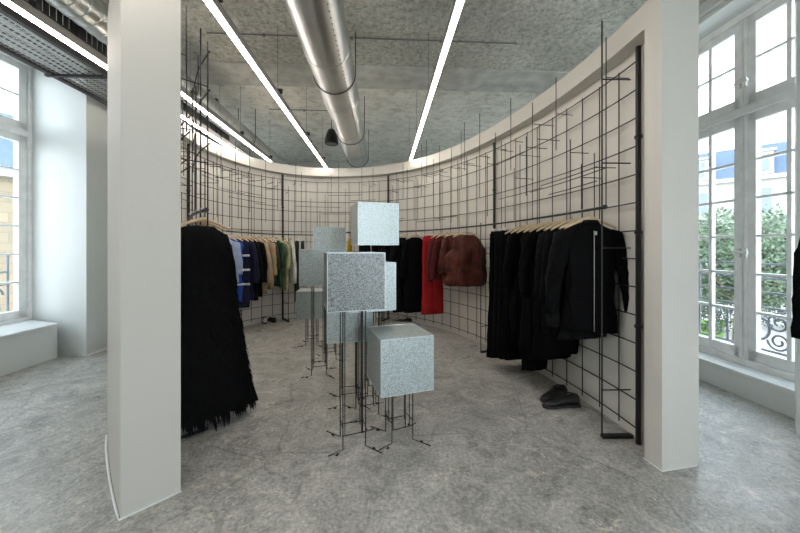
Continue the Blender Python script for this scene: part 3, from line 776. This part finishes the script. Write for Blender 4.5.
# rear right: rust velvet, maroon, red, coats
def sp_px(px): return s_at_px(px, -.17)
RR = [
 (466, 'puff', dict(name='velvet_blouse', cat='blouse', label='big rust-brown velvet blouse with gathered hem', hem=.92, mat=RUST, w=.205, t=.07, amp=.20), -.35),
 (456, 'top', dict(name='velvet_shirt', cat='top', label='narrow rust-brown velvet shirt behind the gathered velvet blouse', hem=.90, mat=RUST, w=.19, t=.04, sleeve=.55), -.2),
 (447, 'top', dict(name='maroon_shirt', cat='top', label='dark maroon top hanging beside the red trousers', hem=.98, mat=MAROON, w=.19, sleeve=.66), -.1),
 (441, 'top', dict(name='maroon_blouse', cat='blouse', label='maroon blouse overlapping the right edge of the red trousers', hem=1.0, mat=MAROON, w=.17, sleeve=.70), .0),
 (433, 'trousers', dict(name='red_trousers', cat='trousers', label='bright red wide-leg trousers on the rear right rail', hem=.33, mat=RED, w=.19, wh=.22, zt=-.10, t=.035), -.25),
 (416, 'top', dict(name='black_coat', cat='coat', label='long black coat immediately left of the red trousers', hem=.30, w=.22, t=.05, sleeve=.7), -.2),
 (404, 'top', dict(name='black_coat', cat='coat', label='soft black coat second left of the red trousers', hem=.27, mat=BLK2, w=.22, t=.05, sleeve=.7), -.2),
 (392, 'top', dict(name='black_coat', cat='coat', label='long black coat third left of the red trousers', hem=.34, w=.21, t=.05, sleeve=.7), -.1),
 (379, 'top', dict(name='black_coat', cat='coat', label='black coat seen between the topmost and the big speckled cube', hem=.34, w=.21, t=.05, sleeve=.7), 0.1),
 (366, 'top', dict(name='black_jacket', cat='jacket', label='black jacket hanging directly behind the topmost cube', hem=.5, w=.2, t=.05, sleeve=.65), .1),
 (350, 'top', dict(name='mustard_top', cat='top', label='mustard top peeking out below the topmost cube at its left corner', hem=.9, mat=YEL, w=.11, t=.04), .1),
]
for i, (px, k, sp_, tw) in enumerate(RR):
    hang(offR, min(sp_px(px), sR1-.02), k, 40+i, ZR, clip=(k == 'trousers'), twist=tw, **sp_)
# left rear rail (s grows towards the left)
ZL = RZ-.03
LRR = [
 (303, 'trousers', dict(name='olive_trousers', cat='trousers', label='short dark olive trousers ending the left rear rail', hem=.72, mat=OLIVE, w=.17, t=.03), 0),
 (297, 'trousers', dict(name='olive_trousers', cat='trousers', label='longer dark olive trousers beside the pale grey-white shirt', hem=.40, mat=OLIVE, w=.15, t=.03), 0),
 (291, 'top', dict(name='cream_shirt', cat='shirt', label='pale grey-white long-sleeved shirt beside the olive trousers', hem=.80, mat=GREY, w=.16, sleeve=.78, t=.035), 0),
 (284, 'top', dict(name='tie_dye_shirt', cat='shirt', label='lime and white tie-dye shirt next to the bottle-green top', hem=.68, mat=LIME, w=.17, sleeve=.5, t=.035), 0),
 (277, 'top', dict(name='green_top', cat='top', label='bottle-green top between the tie-dye shirt and the tan jackets', hem=.75, mat=GRN, w=.17, sleeve=.45, t=.035), 0),
 (270, 'top', dict(name='brown_jacket', cat='jacket', label='dark brown jacket between the green top and the tan jackets', hem=.80, mat=BRN, w=.18, sleeve=.5, t=.035), 0),
 (266, 'top', dict(name='tan_jacket', cat='jacket', label='lighter tan jacket, right one of the two tan jackets', hem=.72, mat=TAN, w=.18, sleeve=.6, t=.04), 0),
 (259, 'top', dict(name='tan_jacket', cat='jacket', label='longer tan jacket, left one of the two tan jackets', hem=.66, mat=TAN, w=.18, sleeve=.75, t=.04), 0),
 (253, 'top', dict(name='black_jacket', cat='jacket', label='black jacket immediately left of the tan jackets', hem=.62, w=.18, sleeve=.7, t=.04), 0),
 (247, 'top', dict(name='black_jacket', cat='jacket', label='black jacket second to the left of the tan jackets', hem=.58, mat=BLK2, w=.19, sleeve=.7, t=.04), 0),
 (242, 'top', dict(name='navy_jacket', cat='jacket', label='navy jacket right of the striped navy shirt', hem=.6, mat=NAVY, w=.19, sleeve=.7, t=.04), 0),
 (236, 'top', dict(name='striped_shirt', cat='shirt', label='long navy shirt crossed by white bands', hem=.50, mat=NAVY, w=.2, wh=.21, sleeve=0, t=.045, stripes=[(.24,.035),(.45,.035),(.66,.035)]), 0),
 (229, 'top', dict(name='striped_shirt', cat='shirt', label='royal blue shirt crossed by white bands', hem=.62, mat=BLUE, w=.2, wh=.2, t=.045, sleeve=0, stripes=[(.5,.03),(.72,.03)]), 0),
 (222, 'top', dict(name='pale_blue_shirt', cat='shirt', label='pale blue shirt left of the royal blue striped shirt', hem=.95, mat=SKYB, w=.19, sleeve=.5, t=.04), 0),
]
for i, (px, k, sp_, tw) in enumerate(LRR):
    s = s_at_px(px, -.26); s = min(max(s, sL1+.03), sL2-.02)
    hang(offB, s, k, 80+i, ZL, clip=(k == 'trousers'), twist=tw, **sp_)
# front left rack
s0, s1, oo = LR
FL = [
 (.06, 'dress', dict(name='shaggy_dress', cat='dress', label='long black shaggy fringed dress beside the left jamb', hem=.10, mat=SHAG, w=.18, wh=.39, t=.06, fringe=5200, waist=.96, zt=-.13, amp=.05), 0),
 (.20, 'dress', dict(name='shaggy_dress', cat='dress', label='second long black shaggy dress just behind the front one', hem=.16, mat=SHAG, w=.18, wh=.34, t=.06, fringe=1500, waist=1.0), 0),
 (.36, 'top', dict(name='black_jacket', cat='jacket', label='black zip jacket behind the two long shaggy dresses', hem=.5, w=.22, sleeve=.6, t=.05, zip=1), 0),
 (.52, 'top', dict(name='black_jacket', cat='jacket', label='black jacket farthest along the short left rail', hem=.55, mat=BLK2, w=.23, sleeve=.6, t=.05), 0),
]
for i, (ds, k, sp_, tw) in enumerate(FL):
    hang(None, s0-ds, k, 120+i, RZ+.01, o_const=oo, direction=1, twist=math.pi+tw if False else tw, **sp_)

# a black coat on the right-hand pier at the frame's edge
pc = R(3.12, 1.985, 1.86)
garment('top', pc, YAW+math.radians(90), dict(name='black_coat', cat='coat', label='black coat hanging on the pier at the right edge', hem=.55, w=.16, t=.06, sleeve=.85, mat=BLK), 200)
put_hanger(pc, YAW+math.radians(90), False, 'pale wooden hanger holding the black coat on the right-hand pier', 'hangers on the rails')
hk = MB(); hk.tube([R(3.30, 1.985, 1.87), pc+Vector((0,0,.015)), pc+Vector((-.03,0,.02))], .007, 6)
tag(hk.build('wall_hook', M['post_steel'], origin=R(3.30, 1.985, 1.87)), 'black wall hook holding the coat at the right edge', 'hook')

# ------------------------------------------------------------------ metal cubes on rod legs
def cube(px, py_top, hpx, yaw, label, matn, S=.41, legs=True, ztop=None, foot=.13):
    Z = S*F/hpx; x = (px-CX)*Z/F; zt = EYE-(py_top-HZ)*Z/F
    if ztop: zt = ztop
    yaw = math.radians(yaw); M4 = Matrix.Translation((x, Z, 0)) @ Matrix.Rotation(yaw, 4, 'Z')
    c = M4 @ Vector((S/2, S/2, 0)); root = empty('metal_cube', c, yaw); tag(root, label, 'display cube', 'spangled metal display cubes on rod legs')
    zb = zt-S
    m = MB(); m.box((0, 0, zt-S/2), (S, S, S)); m.build('box', matn, root, bevel=.003)
    m = MB(); e = .0045; h = S/2
    for sx in (-1, 1):
        for sy in (-1, 1): m.box((sx*h, sy*h, zt-h), (e, e, S+.002))
    for sz in (zt, zb):
        for q in (-1, 1): m.box((0, q*h, sz), (S, e, e)); m.box((q*h, 0, sz), (e, S, e))
    m.build('folded_edge', M['zinc_edge'], root)
    a = .085
    for k, (sx, sy) in enumerate(((-1,-1),(1,-1),(1,1),(-1,1))):
        for j in (0, 1):
            q = .0 if j == 0 else .028
            lx, ly = sx*(a-q*0), sy*(a+.0) + (q if sy < 0 else -q)
            if j == 1: lx += sx*-.018
            m = MB()
            if j == 0:
                f = foot*(1 if k % 2 else .85); m.tube([(lx, ly, zb), (lx, ly, .012), (lx+sx*f*(.75 if k % 2 else 1.0), ly+sy*f*(.9 if k % 2 else .35), .008)], .0042, 6)
                m.tube([(lx+sx*f*.35, ly+sy*f*.3, .0095), (lx+sx*f*.47, ly+sy*f*.42, .0095)], .0075, 5)
            else: m.tube([(lx, ly, zb), (lx, ly, .10)], .0036, 6)
            m.build('leg', M['steel_rod'], root, smooth=True)
    for p0, p1 in (((-a,-a,.11),(a,-a,.12)), ((a,a,.11),(-a,a,.11)), ((-a,-a,.16),(-a,a,.16)), ((a,-a,.16),(a,a,.14))):
        m = MB(); m.tube([p0, p1], .0035, 5); m.build('cross_tie', M['steel_rod'], root)
    return root
cube(358, 202, 42.7, 18, 'highest metal cube, pale speckled, standing above the others', M['zinc'])
cube(313.5, 227, 32.0, 14, 'upper left rear metal cube behind the big speckled cube', M['zinc'])
cube(299.3, 249.5, 36.5, 10, 'left metal cube level with the big cube, farther back and paler', M['zinc'])
cube(296, 291.8, 27.6, 8, 'lowest far-left metal cube near the tan jackets', M['zinc'])
cube(349, 263.5, 49.5, 20, 'pale metal cube mostly hidden behind the right of the big speckled cube', M['zinc'])
cube(327, 298, 45.5, 12, 'plain metal cube directly below the big speckled cube', M['zinc'])
cube(327.5, 253.2, 59.3, 17, 'big speckled metal cube amid the cluster, its dim lighting painted in', M['zinc_shaded'])
cube(381, 340.4, 57.4, 19, 'front right metal cube, lowest and nearest, top face in view', M['zinc'])

# ------------------------------------------------------------------ shoes
def shoe(loc, rz, L, m_up, m_sole, label, pairname, laces=True, m_lace=None, low=False, name='sneaker'):
    root = empty(name, loc, rz); tag(root, label, 'shoe', pairname)
    k = L/.29
    st = [(-.145,.030,.012),(-.13,.040,.018),(-.09,.043,.02),(-.03,.038,.018),(.03,.044,.02),(.09,.048,.02),(.125,.040,.018),(.145,.022,.014)]
    m = MB(); rg = []
    for x, hw, h in st: rg.append([Vector((x*k, hw*k*math.cos(a), (.012+.012*math.sin(a))*k*1.15)) for a in [2*math.pi*q/14 for q in range(14)]])
    m.loft(rg); m.build('sole', m_sole, root, smooth=True)
    up = [(-.142,.026,.088),(-.125,.036,.105),(-.09,.038,.098),(-.045,.036,.094),(0,.038,.092),(.045,.042,.072),(.09,.043,.055),(.12,.036,.046),(.14,.018,.034)]
    if low: up = [(x, w, h*.62) for x, w, h in up]
    m = MB(); rg = []
    for x, hw, h in up:
        r_ = []
        for q in range(16):
            a = 2*math.pi*q/16; ca, sa = math.cos(a), math.sin(a); z = .018 + (h-.018)*(.5+.5*sa)
            wn_ = hw*(1 - .35*max(0, sa)**2 * (1 if x < .05 else .4))
            r_.append(Vector((x*k, wn_*k*ca, z*k)))
        rg.append(r_)
    m.loft(rg); m.build('upper', m_up, root, smooth=True)
    m = MB(); m.tube([((-.07+.052*math.cos(t))*k, .026*math.sin(t)*k, ((.098 if not low else .064)+.004*math.cos(t))*k) for t in [q*math.pi/8 for q in range(17)]], .006*k, 6); m.build('collar', m_lace or m_up, root, smooth=True)
    if laces:
        m = MB()
        for q in range(4):
            x = (.0+.022*q)*k; z = (.099-.009*q)*k; m.tube([(x, -.024*k, z-.006), (x, 0, z+.004), (x, .024*k, z-.006)], .0035*k, 5)
        m.tube([(-.005*k + .02*k*math.cos(t), .022*k*math.sin(t), .103*k+.006*k*math.cos(2*t)) for t in [q*math.pi/8 for q in range(17)]], .003*k, 5)
        m.build('lace', m_lace or m_up, root, smooth=True)
def fp(px, py): Z = EYE*F/(py-HZ); return Vector(((px-CX)*Z/F, Z, 0))
p = fp(561, 407); shoe(p, math.radians(184), .35, M['shoe_black'], M['rubber'], 'nearer chunky black lace-up sneaker under the right rail', 'black sneakers under the right rail')
p = fp(554, 399); shoe(p, math.radians(205), .33, M['shoe_black'], M['rubber'], 'farther chunky black lace-up sneaker under the right rail', 'black sneakers under the right rail')
p = fp(264, 322.5); shoe(p, math.radians(120), .32, M['shoe_white'], M['rubber'], 'black and white sneaker under the left rear rail, left one of the pair', 'two-tone sneakers under the left rear rail', m_lace=M['shoe_black'])
p = fp(271, 321.5); shoe(p, math.radians(140), .32, M['shoe_black'], M['rubber'], 'black and white sneaker under the left rear rail, right one of the pair', 'two-tone sneakers under the left rear rail', m_lace=M['shoe_white'])
p = fp(405, 321.5); shoe(p, math.radians(185), .30, M['shoe_black'], M['rubber'], 'low black shoe on the floor below the rear black coats', 'black shoes below the rear coats', low=True, name='shoe')
p = fp(398, 322.5); shoe(p, math.radians(170), .28, M['shoe_black'], M['shoe_white'], 'low black shoe with pale sole beside the other under the rear coats', 'black shoes below the rear coats', low=True, name='shoe')

# ------------------------------------------------------------------ light
w = bpy.data.worlds.new('sky'); C.world = w; w.use_nodes = True; nt = w.node_tree
bg = nt.nodes['Background']; tc = nt.nodes.new('ShaderNodeTexCoord'); sx = nt.nodes.new('ShaderNodeSeparateXYZ'); rp = nt.nodes.new('ShaderNodeValToRGB')
rp.color_ramp.elements[0].position = .0; rp.color_ramp.elements[0].color = (.90, .95, 1, 1); rp.color_ramp.elements[1].position = .7; rp.color_ramp.elements[1].color = (.74, .86, 1, 1)
nt.links.new(tc.outputs['Generated'], sx.inputs[0]); nt.links.new(sx.outputs['Z'], rp.inputs['Fac']); nt.links.new(rp.outputs['Color'], bg.inputs['Color'])
bg.inputs['Strength'].default_value = 5
def portal(a, b0, b1, z0, z1, side):
    l = bpy.data.lights.new('daylight_portal', 'AREA'); l.shape = 'RECTANGLE'; l.size = b1-b0; l.size_y = z1-z0; l.cycles.is_portal = True
    o = bpy.data.objects.new('daylight_portal', l); COL.objects.link(o); o.location = R(a, (b0+b1)/2, (z0+z1)/2)
    o.rotation_euler = (math.radians(90), 0, YAW + math.radians(90 if side > 0 else -90))
for b0, b1 in RW: portal(4.0, b0, b1, .3, 4.0, 1)
for b0, b1 in LW: portal(-5.2, b0, b1, .5, 4.1, -1)

for a0, a1 in ADDED_FW:
    l = bpy.data.lights.new('daylight_portal', 'AREA'); l.shape = 'RECTANGLE'; l.size = a1-a0; l.size_y = 3.6; l.cycles.is_portal = True
    o = bpy.data.objects.new('daylight_portal', l); COL.objects.link(o); o.location = R((a0+a1)/2, BK-.25, 2.2); o.rotation_euler = (math.radians(90), 0, YAW+math.pi)

# ------------------------------------------------------------------ camera
cd = bpy.data.cameras.new('camera'); co = bpy.data.objects.new('camera', cd); COL.objects.link(co); C.camera = co
co.location = (0, 0, EYE); co.rotation_euler = (math.pi/2, 0, 0)
cd.sensor_width = 36; cd.lens = 36*F/800; cd.clip_start = .05; cd.clip_end = 300
cd.shift_y = (HZ-266.5)/800; cd.shift_x = 0
C.view_settings.view_transform = 'Standard'; C.view_settings.look = 'None'; C.view_settings.gamma = 1; C.view_settings.use_curve_mapping = False
C.view_settings.exposure = .86
C.cycles.max_bounces = 10; C.cycles.diffuse_bounces = 6; C.cycles.use_denoising = True
